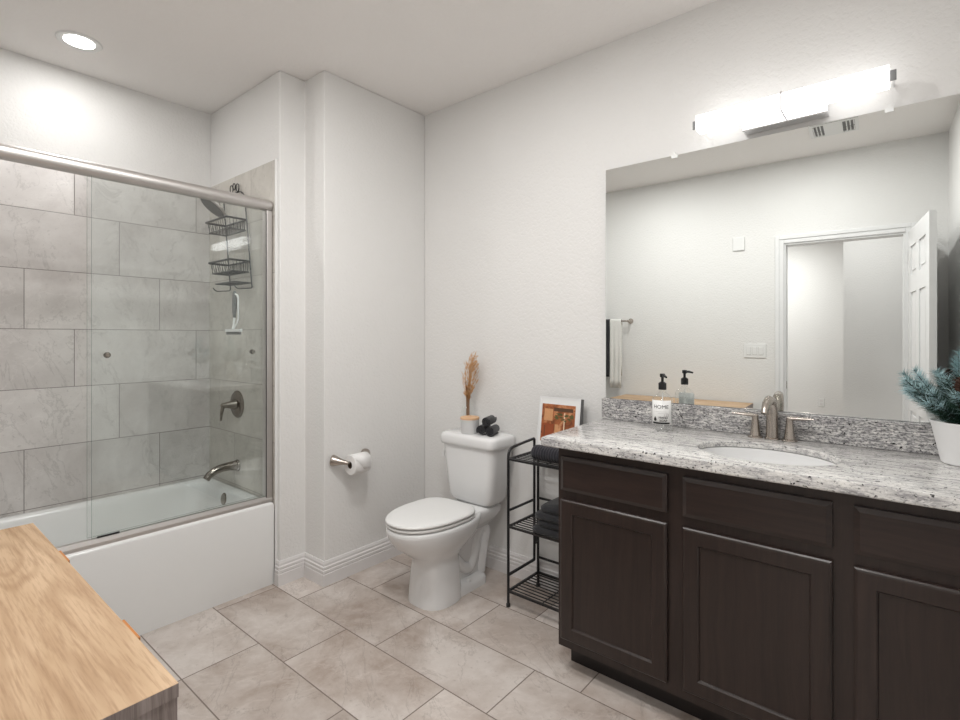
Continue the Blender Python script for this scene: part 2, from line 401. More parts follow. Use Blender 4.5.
# ------------------------------------------------------------------ ceiling fittings
def downlight(loc, label, watts, r=.062, group=None, color=(1, .99, .972)):
    x, y = loc; t = thing('recessed_light', label, 'ceiling light', (x, y, CE), group)
    bm = BM(); lathe(bm, [(r, -.001), (r, -.004), (r + .024, -.006), (r + .030, -.001)], (x, y, CE), seg=40, cap0=False, cap1=False); obj('trim_ring', bm, M['plastic'], t, True)
    bm = BM(); lathe(bm, [(r - .001, -.0035), (r - .004, -.005), (.0001, -.007)], (x, y, CE), seg=40); obj('lens', bm, M['disc'], t, True)
    l = disk_light('lamp', (x, y, CE - .012), r, watts, color); l.parent = t; l.location = (0, 0, -.012)
downlight((-3.065, .664), 'round recessed ceiling light glowing above the bathtub', LAMP['tub'])
for x, y, lab in ((-.45, .62, 'added unseen ceiling fill light nearest the bathroom door'), (-1.65, .62, 'added unseen ceiling fill light between the low chest and bathtub'), (-1.15, 1.10, 'added unseen ceiling fill light in front of the vanity')):  # ceiling lights added out of view to fill the room with light
    downlight((x, y), lab, LAMP['room'], .075)
downlight((-.2, -1.1), 'added unseen ceiling light outside the bathroom doorway', LAMP['hall'])  # added out of view to brighten the hall beyond the doorway
downlight((-1.3, -2.9), 'added unseen ceiling light far back in the bedroom', LAMP['bedroom'])  # added out of view to brighten the far bedroom wall
t = thing('ceiling_vent', 'white louvred ceiling vent reflected at the top of the mirror', 'vent', (-.31, .36, CE))
bm = BM(); X0, X1, Y0, Y1 = -.45, -.175, .235, .485
for a in ((X0, X1, Y0, Y0 + .02), (X0, X1, Y1 - .02, Y1), (X0, X0 + .02, Y0 + .02, Y1 - .02), (X1 - .02, X1, Y0 + .02, Y1 - .02)): box(bm, *a, CE - .008, CE)
box(bm, -.367, -.262, Y0 + .02, Y1 - .02, CE - .008, CE)
obj('vent_frame', bm, M['plastic'], t)
for x in (-.425, -.405, -.385, -.24, -.22, -.2):
    for y0 in (Y0 + .03, .37):
        bm = BM(); box(bm, x - .003, x + .003, y0, y0 + .085, CE - .009, CE - .001); obj('slat', bm, M['plastic'], t)
bm = BM(); box(bm, X0 + .02, X1 - .02, Y0 + .02, Y1 - .02, CE - .0012, CE - .0005); obj('vent_backing', bm, M['frame_side'], t)

# ------------------------------------------------------------------ bathtub
def tub():
    x0, x1, y0, y1, zr = XT + .012, -2.61, YF + .005, YE - .012, .437
    t = thing('bathtub', 'white built-in bathtub with a flat plain front apron', 'bathtub', ((x0 + x1) / 2, (y0 + y1) / 2, 0))
    bm = BM(); R = lambda i, z, r, ox=0: rrect(x0 + i + ox, x1 - i, y0 + i, y1 - i, z, r, 8)
    def inner(ix0, ix1, iy0, iy1, z, r): return rrect(x0 + ix0, x1 - ix1, y0 + iy0, y1 - iy1, z, r, 8)
    rings = [R(0, 0, .004), R(0, zr - .016, .004), R(.004, zr - .004, .006), R(.014, zr, .012),
             inner(.045, .085, .07, .065, zr, .10), inner(.053, .093, .08, .072, zr - .006, .10), inner(.060, .100, .09, .078, zr - .03, .10),
             inner(.085, .125, .16, .10, zr - .18, .11), inner(.105, .145, .26, .12, zr - .29, .12), inner(.14, .18, .32, .16, zr - .325, .11)]
    loft(bm, rings); obj('tub_body', bm, M['acrylic'], t, True, autosm=50)
    bm = BM(); c = (-3.03, 1.335, .385); ax = (0, -1, .12)
    lathe(bm, [(.036, -.02), (.036, .006), (.03, .012), (.012, .014)], c, ax, 28); obj('overflow_plate', bm, M['bronze'], t, True)
    bm = BM(); lathe(bm, [(.03, 0), (.03, .006), (.02, .009)], (-3.03, 1.13, zr - .328), seg=24); obj('drain', bm, M['bronze'], t, True)
tub()
def shower_door():
    t = thing('sliding_shower_door', 'frameless sliding glass shower door with satin nickel rail above bathtub', 'shower door', (-2.645, .65, .437))
    ya, yb, xc = YF + .004, YE - .014, -2.645
    bm = BM(); prof = [(.031 * math.cos(2 * PI * q / 32), .031 * math.sin(2 * PI * q / 32)) for q in range(32)]
    loft(bm, [[(xc + a * s, y, 2.025 + b * s) for a, b in prof] for y, s in ((ya, 1), (yb - .010, 1), (yb - .003, .95), (yb, .82))]); obj('header_rail', bm, M['rail'], t, True, autosm=50)
    bm = BM(); pr = [(-.032, .437), (.022, .437), (.022, .452), (.016, .470), (.010, .470), (.010, .462), (-.030, .462)]
    loft(bm, [[(xc + a, y, z) for a, z in pr] for y in (ya, yb)]); obj('bottom_track', bm, M['rail'], t)
    for y0, y1 in ((ya, ya + .03), (yb - .032, yb)):
        bm = BM(); box(bm, xc - .028, xc + .02, y0, y1, .462, 1.996); obj('wall_jamb', bm, M['rail'], t, bev=.003)
    bm = BM(); box(bm, xc + .014, xc + .020, yb - .0345, yb - .0322, .463, 1.995); obj('jamb_seal', bm, M['rubber'], t)
    for x, y0, y1, kn in ((xc + .010, .612, 1.379, .665), (xc - .014, .602, 1.379, 1.315)):
        bm = BM(); box(bm, x - .003, x + .003, y0, y1, .472, 1.998)
        for f in bm.faces: f.normal_update(); f.material_index = 0 if abs(f.normal.x) > .5 else 1
        g = obj('glass_panel', bm, None, t, mats=[M['glass'], M['glass_edge']])
        bm = BM()
        s = 1 if x > xc else -1
        lathe(bm, [(.012, .0031), (.013, .008), (.011, .017), (.008, .020)], (x, kn, 1.243), (s, 0, 0), 20)
        lathe(bm, [(.009, .0031), (.010, .008), (.008, .011)], (x, kn, 1.243), (-s, 0, 0), 20)
        obj('knob', bm, M['bronze'], g, True)
    bm = BM(); box(bm, xc + .014, xc + .0185, .63, .71, .4705, .478); obj('bottom_guide', bm, M['rubber'], t)
shower_door()

# shower fittings on the tiled end wall
YT = YE - .01
def valve():
    x, z = -3.035, .925; t = thing('shower_valve', 'round brushed nickel shower valve with lever handle on tiled wall', 'shower valve', (x, YT, z))
    bm = BM(); lathe(bm, [(.08, 0), (.08, .004), (.072, .011), (.03, .016)], (x, YT, z), (0, -1, 0), 40); obj('valve_plate', bm, M['bronze'], t, True)
    bm = BM(); lathe(bm, [(.03, .014), (.026, .03), (.018, .06), (.013, .088), (.012, .094), (.006, .097)], (x, YT, z), (0, -1, 0), 24)
    h = obj('hub', bm, M['bronze'], t, True)
    bm = BM(); tube(bm, [(x, YT - .080, z + .008), (x, YT - .088, z - .02), (x, YT - .094, z - .055), (x, YT - .096, z - .088)], [.011, .010, .008, .004], 12)
    obj('lever', bm, M['bronze'], t, True)
valve()
def spout():
    x, z = -3.035, .565; t = thing('tub_spout', 'curved brushed nickel tub spout reaching out over the bathtub', 'tub spout', (x, YT, z))
    bm = BM(); pts = [(x, YT, z), (x, YT - .05, z + .004), (x, YT - .09, z + .002), (x, YT - .13, z - .008), (x, YT - .16, z - .026), (x, YT - .178, z - .048)]
    tube(bm, pts, [.030, .025, .023, .022, .021, .019], 20); obj('spout_body', bm, M['bronze'], t, True)
    bm = BM(); lathe(bm, [(.034, 0), (.033, .008), (.028, .011)], (x, YT, z), (0, -1, 0), 28); obj('collar', bm, M['bronze'], t, True)
spout()
def showerhead():
    x = -3.06; t = thing('showerhead', 'round showerhead on a bent arm partly hidden behind the shower door rail', 'showerhead', (x, YT, 2.13))
    bm = BM(); tube(bm, smooth_path([(x, YT, 2.13), (x, YT - .07, 2.135), (x, YT - .105, 2.09)], .03), .011, 12); obj('arm', bm, M['chrome'], t, True)
    bm = BM(); lathe(bm, [(.030, 0), (.026, .008), (.012, .012)], (x, YT, 2.13), (0, -1, 0), 24); obj('flange', bm, M['chrome'], t, True)
    bm = BM(); d = Vector((-.10, -.62, -.78)).normalized(); c = Vector((x, YT - .100, 2.098))
    lathe(bm, [(.012, 0), (.02, .012), (.058, .026), (.084, .036), (.086, .044), (.080, .048)], c, d, 32); obj('head', bm, M['rail'], t, True)
    bm = BM(); lathe(bm, [(.076, .0481), (.074, .050)], c, d, 32); obj('spray_face', bm, M['frame_side'], t, True)
showerhead()
def caddy():
    t = thing('shower_caddy', 'black wire shower caddy with two baskets hanging on the tiled end wall', 'shower caddy', (-3.03, YT, 1.6))
    def pt(x, d, z): return (x + .165 * (1.988 - z), YT - .012 - d, z)                 # hangs a little askew
    xl, xr = -3.165, -2.90
    bm = BM()
    for x in (xl, xr): tube(bm, [pt(x, 0, 2.13), pt(x, 0, 1.60)], .004, 8)
    tube(bm, smooth_path([pt(xl, 0, 2.13), pt(xl + .04, 0, 2.165), pt(xr - .04, 0, 2.165), pt(xr, 0, 2.13)], .03), .0032, 8)
    obj('hanging_frame', bm, M['black'], t, True)
    bm = BM()
    for cx, cz, r in ((-3.045, 2.193, .018), (-3.01, 2.203, .015), (-2.97, 2.190, .018)):
        tube(bm, [pt(cx + r * math.cos(a), .004, cz + r * math.sin(a) * 1.3) for a in [2 * PI * j / 16 for j in range(16)]], .003, 6, True)
    tube(bm, [pt(-3.045, .004, 2.170), pt(-3.04, .004, 2.164)], .003, 6); tube(bm, [pt(-2.97, .004, 2.167), pt(-2.975, .004, 2.163)], .003, 6)
    obj('scroll', bm, M['black'], t, True)
    for z, h in ((1.988, .062), (1.748, .062)):
        bm = BM(); dp = .115
        tube(bm, smooth_path([pt(xl, 0, z), pt(xl, dp, z), pt(xr, dp, z), pt(xr, 0, z), pt(xl, 0, z)], .01), .006, 8)
        tube(bm, smooth_path([pt(xl + .004, .004, z - h), pt(xl + .004, dp - .01, z - h), pt(xr - .004, dp - .01, z - h), pt(xr - .004, .004, z - h), pt(xl + .004, .004, z - h)], .01), .0028, 6)
        for i in range(1, 10):
            x = xl + (xr - xl) * i / 10
            tube(bm, smooth_path([pt(x, dp, z), pt(x, dp - .01, z - h), pt(x, .004, z - h), pt(x, 0, z)], .008, 3), .0017, 6)
        for i in range(1, 6):
            d = dp * i / 6
            for x in (xl, xr): tube(bm, [pt(x, d, z), pt(x, d, z - h)], .0017, 6)
        obj('basket', bm, M['black'], t, True)
    bm = BM(); z = 1.625
    tube(bm, smooth_path([pt(xl + .03, 0, z), pt(xl + .03, .10, z), pt(xr - .0, .10, z), pt(xr, 0, z), pt(xl + .03, 0, z)], .01), .0032, 8)
    for i in range(1, 10):
        x = xl + .03 + (xr - xl - .03) * i / 10; tube(bm, [pt(x, 0, z), pt(x, .1, z - .004)], .0018, 6)
    obj('soap_tray', bm, M['black'], t, True)
    for x, s in ((xl, -1), (xr, 1)):
        bm = BM(); tube(bm, smooth_path([pt(x, 0, 1.62), pt(x, 0, 1.595), pt(x, .085, 1.585), pt(x, .10, 1.605)], .02), .003, 8); obj('hook', bm, M['black'], t, True)
    # squeegee hanging from the tray
    q = thing('squeegee', 'small white squeegee with grey handle hanging below the shower caddy', 'squeegee', (-2.80, YT - .125, 1.35))
    x = -2.80; y = YT - .125; zz = -.045
    bm = BM(); tube(bm, [(x, y, 1.615 + zz), (x, y, 1.60 + zz), (x, y, 1.54 + zz), (x - .004, y, 1.50 + zz), (x - .004, y, 1.47 + zz)], [.006, .011, .0135, .011, .008], 12); obj('grip', bm, M['frame_side'], q, True)
    bm = BM(); tube(bm, [(x - .004, y, 1.47 + zz), (x - .004, y - .004, 1.43 + zz), (x + .002, y - .012, 1.408 + zz)], .006, 10); box(bm, x - .070, x + .100, y - .02, y - .006, 1.393 + zz, 1.408 + zz); obj('head', bm, M['plastic'], q, True)
    bm = BM(); box(bm, x - .068, x + .098, y - .0145, y - .012, 1.378 + zz, 1.393 + zz); obj('blade', bm, M['frame_side'], q)
    bm = BM(); tube(bm, smooth_path([(x + .0, y + .0, 1.60 + zz), (x + .04, y, 1.585 + zz), (x + .04, y, 1.45 + zz), (x + .005, y - .008, 1.41 + zz)], .03), .005, 8); obj('side_arm', bm, M['plastic'], q, True)
caddy()

# ------------------------------------------------------------------ paper holder on the chase wall
def paper():
    z = .642; xr_ = XC + .078; y0, y1 = 1.676, 1.784
    t = thing('toilet_paper_holder', 'brushed nickel two-post toilet paper holder on the white wall', 'toilet paper holder', (XC, 1.72, z))
    for ya, yb in ((1.618, y0 - .008), (1.835, y1 + .008)):
        bm = BM(); a = Vector((XC, ya, z + .012)); b = Vector((xr_, yb, z)); d = b - a; L = d.length
        rings = []
        for f, r in ((0, .030), (.04, .031), (.12, .030), (.28, .025), (.48, .0185), (.72, .013), (.93, .0105), (1., .006)):
            rings.append((r, f * L))
        lathe(bm, rings, a, d, 24); 
        for v in bm.verts: v.co.x = max(v.co.x, XC + .0005)
        obj('post', bm, M['nickel'], t, True)
    bm = BM(); tube(bm, [(xr_, y0 - .012, z), (xr_, y1 + .012, z)], .0065, 12); obj('spindle', bm, M['nickel'], t, True)
    r = thing('toilet_paper_roll', 'white toilet paper roll on the wall-mounted holder', 'toilet paper', (xr_, (y0 + y1) / 2, z - .02))
    c = (xr_, y0, z - .012)
    bm = BM(); L = y1 - y0
    loft(bm, [[(c[0] + rr * math.cos(2 * PI * j / 40), c[1] + h, c[2] + rr * math.sin(2 * PI * j / 40)) for j in range(40)] for rr, h in ((.0195, 0), (.052, 0), (.0545, .003), (.0545, L - .003), (.052, L), (.0195, L))], False, False)
    obj('paper', bm, M['paper'], r, True)
    bm = BM(); loft(bm, [[(c[0] + rr * math.cos(2 * PI * j / 30), c[1] + h, c[2] + rr * math.sin(2 * PI * j / 30)) for j in range(30)] for rr, h in ((.019, .001), (.0194, .001), (.0194, L - .001), (.019, L - .001))], False, False, True)
    obj('cardboard_core', bm, M['card'], r, True)
    # last sheet folded to a point
    bm = BM(); R = .0556; rows = []
    for i in range(9):
        a = math.radians(80 - i * 13); inset = max(0, (i - 3)) / 5 * L / 2 * .96
        rows.append([(c[0] + (R + .0004 * i) * math.cos(a), c[1] + .002 + inset, c[2] + (R + .0004 * i) * math.sin(a)), (c[0] + (R + .0004 * i) * math.cos(a), c[1] + L - .002 - inset * .3, c[2] + (R + .0004 * i) * math.sin(a))])
    vv = [[bm.verts.new(p) for p in r_] for r_ in rows]
    for a, b in zip(vv[:-1], vv[1:]): bm.faces.new((a[0], a[1], b[1], b[0]))
    o = obj('folded_sheet', bm, M['paper'], r, True); s = o.modifiers.new('thick', 'SOLIDIFY'); s.thickness = .0006; s.offset = 1
paper()

# ------------------------------------------------------------------ toilet
def toilet():
    cx = -1.848
    t = thing('toilet', 'white two-piece toilet with closed lid between the wall and black rack', 'toilet', (cx, 1.95, 0))
    bm = BM(); E = lambda cy, a, bf, bb, z, e=2.2, eb=2.4: egg(cx, cy, a * (1.09 if z < .2 else 1.0), bf * (1.05 if z < .2 else 1.), bb, z, 48, e, eb)
    cy = 1.86
    rings = [E(cy, .112, .122, .13, 0, 2.6), E(cy, .112, .122, .13, .012, 2.6), E(cy, .106, .116, .125, .10, 2.6), E(cy, .100, .112, .12, .18, 2.4), E(cy, .102, .120, .125, .215),
             E(cy, .115, .150, .15, .245), E(cy, .140, .200, .19, .28), E(cy, .163, .240, .225, .315), E(cy, .178, .262, .25, .35), E(cy, .184, .274, .262, .38), E(cy, .184, .275, .264, .397), E(cy, .178, .268, .26, .405)]
    loft(bm, rings); obj('bowl', bm, M['porcelain'], t, True, autosm=60)
    bm = BM()   # deck carrying the tank
    D = lambda hw, y0, y1, z, r=.03: rrect(cx - hw, cx + hw, y0, y1, z, r)
    loft(bm, [D(.085, 2.05, 2.20, .30), D(.112, 1.99, 2.25, .345), D(.125, 1.98, 2.262, .372), D(.125, 1.98, 2.262, .398), D(.118, 1.985, 2.255, .406)]); obj('tank_deck', bm, M['porcelain'], t, True, autosm=60)
    bm = BM()   # rear pedestal with trapway relief
    loft(bm, [D(.062, 1.90, 2.14, .0, .02), D(.060, 1.90, 2.15, .10, .02), D(.062, 1.90, 2.18, .22, .02), D(.075, 1.92, 2.20, .305, .02)])
    obj('pedestal', bm, M['porcelain'], t, True)
    for s in (-1, 1):
        bm = BM(); x = cx + s * .048
        tube(bm, smooth_path([(x, 1.93, .20), (x, 2.0, .12), (x, 2.06, .09), (x, 2.10, .16), (x, 2.105, .24), (x, 2.15, .30), (x, 2.20, .27), (x, 2.17, .16), (x, 2.15, .05)], .05), .033, 14); obj('trapway', bm, M['porcelain'], t, True, autosm=60)
    bm = BM()
    loft(bm, [D(.105, 1.84, 2.17, 0, .05), D(.105, 1.84, 2.17, .03, .05), D(.098, 1.85, 2.16, .048, .045), D(.07, 1.88, 2.13, .058, .03)]); obj('foot', bm, M['porcelain'], t, True, autosm=60)
    for s in (-1, 1):
        bm = BM(); lathe(bm, [(.013, 0), (.013, .006), (.010, .013), (.004, .017)], (cx + s * .085, 2.02, .047), seg=18); obj('bolt_cap', bm, M['plastic'], t, True)
    # seat ring + lid
    bm = BM(); S_ = lambda k, z: egg(cx, 1.86, .180 * k, .276 * k, .172 * k, z, 48, 2.2, 3.2)
    loft(bm, [S_(.90, .4055), S_(.90, .4095), S_(.985, .4105), S_(1.0, .414), S_(1.0, .420), S_(.985, .424), S_(.95, .4245)]); obj('seat', bm, M['plastic'], t, True, autosm=60)
    bm = BM(); L_ = lambda k, z: egg(cx, 1.86, .182 * k, .280 * k, .175 * k, z, 48, 2.2, 3.2)
    loft(bm, [L_(.90, .4246), L_(.90, .4285), L_(.98, .4295), L_(1.0, .433), L_(1.0, .438), L_(.98, .4435), L_(.93, .4475), L_(.8, .4505), L_(.5, .452)]); obj('lid', bm, M['plastic'], t, True, autosm=60)
    for s in (-1, 1):
        bm = BM(); box(bm, cx + s * .075 - .022, cx + s * .075 + .022, 2.018, 2.050, .406, .438); obj('hinge', bm, M['plastic'], t, bev=.006)
    # tank
    bm = BM(); Q = lambda hw, y0, y1, z, r=.045: rrect(cx - hw, cx + hw, y0, y1, z, r)
    loft(bm, [Q(.125, 2.13, 2.25, .408), Q(.148, 2.115, 2.268, .425), Q(.159, 2.108, 2.275, .45), Q(.176, 2.10, 2.288, .60), Q(.186, 2.094, 2.293, .722)]); obj('tank', bm, M['porcelain'], t, True, autosm=60)
    bm = BM()
    loft(bm, [Q(.189, 2.092, 2.295, .7225, .04), Q(.197, 2.082, 2.300, .726, .045), Q(.199, 2.078, 2.302, .74, .045), Q(.199, 2.078, 2.302, .768, .045), Q(.193, 2.084, 2.298, .782, .045), Q(.179, 2.098, 2.288, .788, .04)]); obj('tank_lid', bm, M['porcelain'], t, True, autosm=60)
    bm = BM(); y = 2.15
    lathe(bm, [(.012, -.004), (.012, .010), (.008, .012)], (cx - .182, y, .69), (-1, 0, 0), 16); tube(bm, [(cx - .190, y, .692), (cx - .198, y - .008, .684), (cx - .203, y - .016, .662), (cx - .204, y - .020, .640)], [.007, .008, .009, .007], 10)
    obj('flush_lever', bm, M['plastic'], t, True)
toilet()

# items on the tank lid
ZL = .7885
def dried_vase():
    x, y = -1.955, 2.235; t = thing('glass_vase', 'clear glass bottle vase standing on the toilet tank behind the candle', 'vase', (x, y, ZL))
    bm = BM(); prof = [(.030, 0), (.038, .004), (.040, .02), (.040, .105), (.036, .125), (.020, .142), (.015, .15), (.015, .172), (.017, .176)]
    inn = [(r - .0022, h) for r, h in prof[::-1][:-2]] + [(.036, .008), (.0005, .007)]
    lathe(bm, prof + inn, (x, y, ZL), seg=32); obj('bottle', bm, M['thin_glass'], t, True)
    g = thing('dried_grass_bundle', 'bundle of tan dried grass standing in the clear glass vase', 'dried grass', (x, y, ZL + .01))
    r = random.Random(3)
    bm = BM()
    for i in range(46):
        a = r.uniform(0, 2 * PI); r0 = r.uniform(0, .010); r1 = r.uniform(0, .030); h = r.uniform(.18, .29)
        p0 = Vector((x + r0 * math.cos(a), y + r0 * math.sin(a), ZL + .011)); p1 = Vector((x + r0 * 1.1 * math.cos(a), y + r0 * 1.1 * math.sin(a), ZL + .17)); p2 = Vector((x + r1 * math.cos(a) + .004, y + r1 * .6 * math.sin(a), ZL + h))
        tube(bm, [p0, p1, p2], .0014, 4)
    obj('stems', bm, M['straw_dark'], g)
    bm = BM()
    for i in range(300):
        hh = r.random(); z = ZL + .175 + hh * .20; sp = .012 + .034 * min(1, hh * 2.2) * (1.0 if hh < .7 else .8)
        a = r.uniform(0, 2 * PI); rr = sp * math.sqrt(r.random()); p = Vector((x - .004 + .03 * hh + rr * math.cos(a), y + rr * .7 * math.sin(a), z))
        d = Vector((math.cos(a) * .5 + r.uniform(-.2, .3), math.sin(a) * .4, 1)).normalized() * r.uniform(.014, .036)
        tube(bm, [p, p + d * .5 + Vector((r.uniform(-.004, .004),) * 3), p + d], [.0005, .0016, .0003], 4)
    for i in range(44):     # a few long wisps leaning right
        p0 = Vector((x + .006, y, ZL + .24)); p1 = p0 + Vector((r.uniform(.005, .04), r.uniform(-.02, .01), r.uniform(.08, .17))); p2 = p1 + Vector((r.uniform(.0, .05), 0, r.uniform(.01, .05)))
        p2.y = min(p2.y, 2.30); tube(bm, [p0, p1, p2], .0006, 3)
        for j in range(4):
            q = p1.lerp(p2, r.random()); tube(bm, [q, q + Vector((r.uniform(-.008, .012), 0, .010))], [.0016, .0004], 4)
    obj('seed_heads', bm, M['straw'], g)
dried_vase()
def candle():
    x, y = -1.872, 2.155; t = thing('candle_jar', 'small grey candle jar with pale wooden lid on toilet tank', 'candle', (x, y, ZL))
    bm = BM(); lathe(bm, [(.047, 0), (.050, .003), (.052, .074), (.050, .076)], (x, y, ZL), seg=40); obj('jar', bm, M['cup'], t, True)
    bm = BM(); lathe(bm, [(.051, .0762), (.053, .078), (.053, .087), (.051, .089)], (x, y, ZL), seg=40); obj('lid', bm, M['ply'], t, True)
candle()
def rolled_towel(name, label, c, r, L, d, mat, group, axial=0):
    """spiral roll: c is the middle of the axis"""
    d = Vector(d).normalized(); a, b, _ = frame_from(d); c = Vector(c); n = 64; turns = 2.6; th = r / (turns + .6) * .94
    outer, inner = [], []
    for i in range(n + 1):
        f = i / n; ang = f * turns * 2 * PI + axial; rr = r * (.18 + .82 * f)
        outer.append((rr, ang)); inner.append((max(rr - th * .82, .001), ang))
    bm = BM(); rings = []
    for h, k in ((-.5, .965), (-.47, 1.), (0, 1.0), (.47, 1.), (.5, .965)):
        ring = []
        for rr, ang in outer: ring.append(c + d * (h * L) + (a * math.cos(ang) + b * math.sin(ang)) * rr * k)
        for rr, ang in reversed(inner): ring.append(c + d * (h * L) + (a * math.cos(ang) + b * math.sin(ang)) * rr)
        rings.append(ring)
    loft(bm, rings, False, False)
    vs = list(bm.verts); m = 2 * (n + 1)
    for base in (0, 4 * m):
        for i in range(n): bm.faces.new((vs[base + i], vs[base + i + 1], vs[base + m - 2 - i], vs[base + m - 1 - i]))
    o = obj(name, bm, mat, None, True, autosm=60); return tag(o, label, 'towel', group)
g = 'rolled black washcloths on the toilet tank'
rolled_towel('rolled_washcloth', 'rolled black washcloth lying left in the pyramid on the toilet tank', (-1.790, 2.180, ZL + .0285), .0285, .105, (-.35, 1, 0), M['fab_black'], g)
rolled_towel('rolled_washcloth', 'rolled black washcloth lying right in the pyramid on the toilet tank', (-1.727, 2.180, ZL + .0285), .0285, .105, (-.35, 1, 0), M['fab_black'], g, 1.5)
rolled_towel('rolled_washcloth', 'rolled black washcloth on top of two others on the toilet tank', (-1.757, 2.182, ZL + .0785), .0285, .105, (-.35, 1, .0), M['fab_black'], g, 3.)

# ------------------------------------------------------------------ black rack
RX0, RX1, RY0, RY1 = -1.507, -1.130, 2.022, 2.285
def rack():
    t = thing('shelf_rack', 'black metal three-tier wire rack between toilet and vanity', 'rack', ((RX0 + RX1) / 2, (RY0 + RY1) / 2, 0))
    for x in (RX0, RX1):
        bm = BM(); y2 = RY1 - .035
        tube(bm, smooth_path([(x, RY0, 0), (x, RY0, .772), (x, RY0 + .12, .782)], .045, 6) + [(x, y2 - .004, .789), (x, y2, .785), (x, y2, .155)], .007, 10); tube(bm, [(x, y2, .155), (x, RY0, .155)], .0075, 10)
        obj('front_leg', bm, M['black'], t, True)
        bm = BM(); tube(bm, [(x, RY1, 0), (x, RY1, .735)], .007, 10); obj('rear_leg', bm, M['black'], t, True)
        bm = BM(); tube(bm, [(x, RY0, .47), (x, y2, .47)], .0065, 8); obj('side_bar', bm, M['black'], t, True)
        bm = BM(); tube(bm, [(x, y2, .25), (x, RY1, .245)], .006, 8); box(bm, x - .005, x + .005, y2 + .006, y2 + .016, .235, .285); obj('bracket', bm, M['black'], t)
        for y in (RY0, RY1):
            bm = BM(); lathe(bm, [(.0105, 0), (.0105, .014), (.009, .016)], (x, y, .0), seg=14); obj('rubber_foot', bm, M['rubber'], t, True)
    for z in (.47, .157):
        bm = BM(); tube(bm, [(RX0, RY1, z), (RX1, RY1, z)], .0065, 8); obj('back_bar', bm, M['black'], t, True)
    for z in (.723, .393, .077):
        bm = BM()
        for y in (RY0, RY1): box(bm, RX0, RX1, y - .005, y + .005, z - .006, z + .004)
        for x in (RX0, RX1): box(bm, x - .005, x + .005, RY0, RY1, z - .006, z + .004)
        n = 9
        for i in range(1, n + 1):
            y = RY0 + (RY1 - RY0) * i / (n + 1); tube(bm, [(RX0, y, z), (RX1, y, z)], .003, 6)
        xm = (RX0 + RX1) / 2; tube(bm, [(xm, RY0, z - .005), (xm, RY1, z - .005)], .003, 6)
        obj('shelf', bm, M['black'], t)
rack()
def ribbed_towel():
    # a rolled ribbed towel on the top shelf
    zc = .7275 + .0365; bm = BM(); x0, x1 = -1.392, -1.15; rings = []; n = 70
    yc = 2.085
    rings.append([(x0, yc + .006 * math.cos(2 * PI * j / 28), zc + .006 * math.sin(2 * PI * j / 28)) for j in range(28)])
    for i in range(n):
        f = i / (n - 1); rr = .0345 * (1 + .055 * math.sin(f * 2 * PI * 17)) * (1 if .02 < f < .98 else .88)
        rings.append([(x0 + (x1 - x0) * f, yc + 1.2 * rr * math.cos(2 * PI * j / 28), zc + rr * math.sin(2 * PI * j / 28) * 1.0) for j in range(28)])
    loft(bm, rings); o = obj('rolled_towel', bm, M['fab_navy'], None, True, autosm=80); tag(o, 'dark ribbed rolled towel on the top shelf of the black rack', 'towel')
    # folded black towel on the middle shelf, soft layers
    bm = BM(); z0 = .3975; x0, x1, y0, y1 = -1.372, -1.15, 2.008, 2.255
    for k in range(4):
        h = .033; ins = .008 * (k % 2) + .006 * k; zz = z0 + k * h
        sag = [.000, .006, -.004, .004][k]
        loft(bm, [rrect(x0 + ins + sag + .012, x1, y0 + ins + .012, y1 - ins, zz + .001, .03), rrect(x0 + ins + sag, x1, y0 + ins, y1 - ins, zz + .010, .035), rrect(x0 + ins + sag, x1, y0 + ins, y1 - ins, zz + .023, .035), rrect(x0 + ins + sag + .012, x1, y0 + ins + .012, y1 - ins, zz + .0335, .03)])
    o = obj('folded_towel', bm, M['fab_black'], None, True, autosm=70); tag(o, 'black folded towel on the middle shelf of the black rack', 'towel')
ribbed_towel()
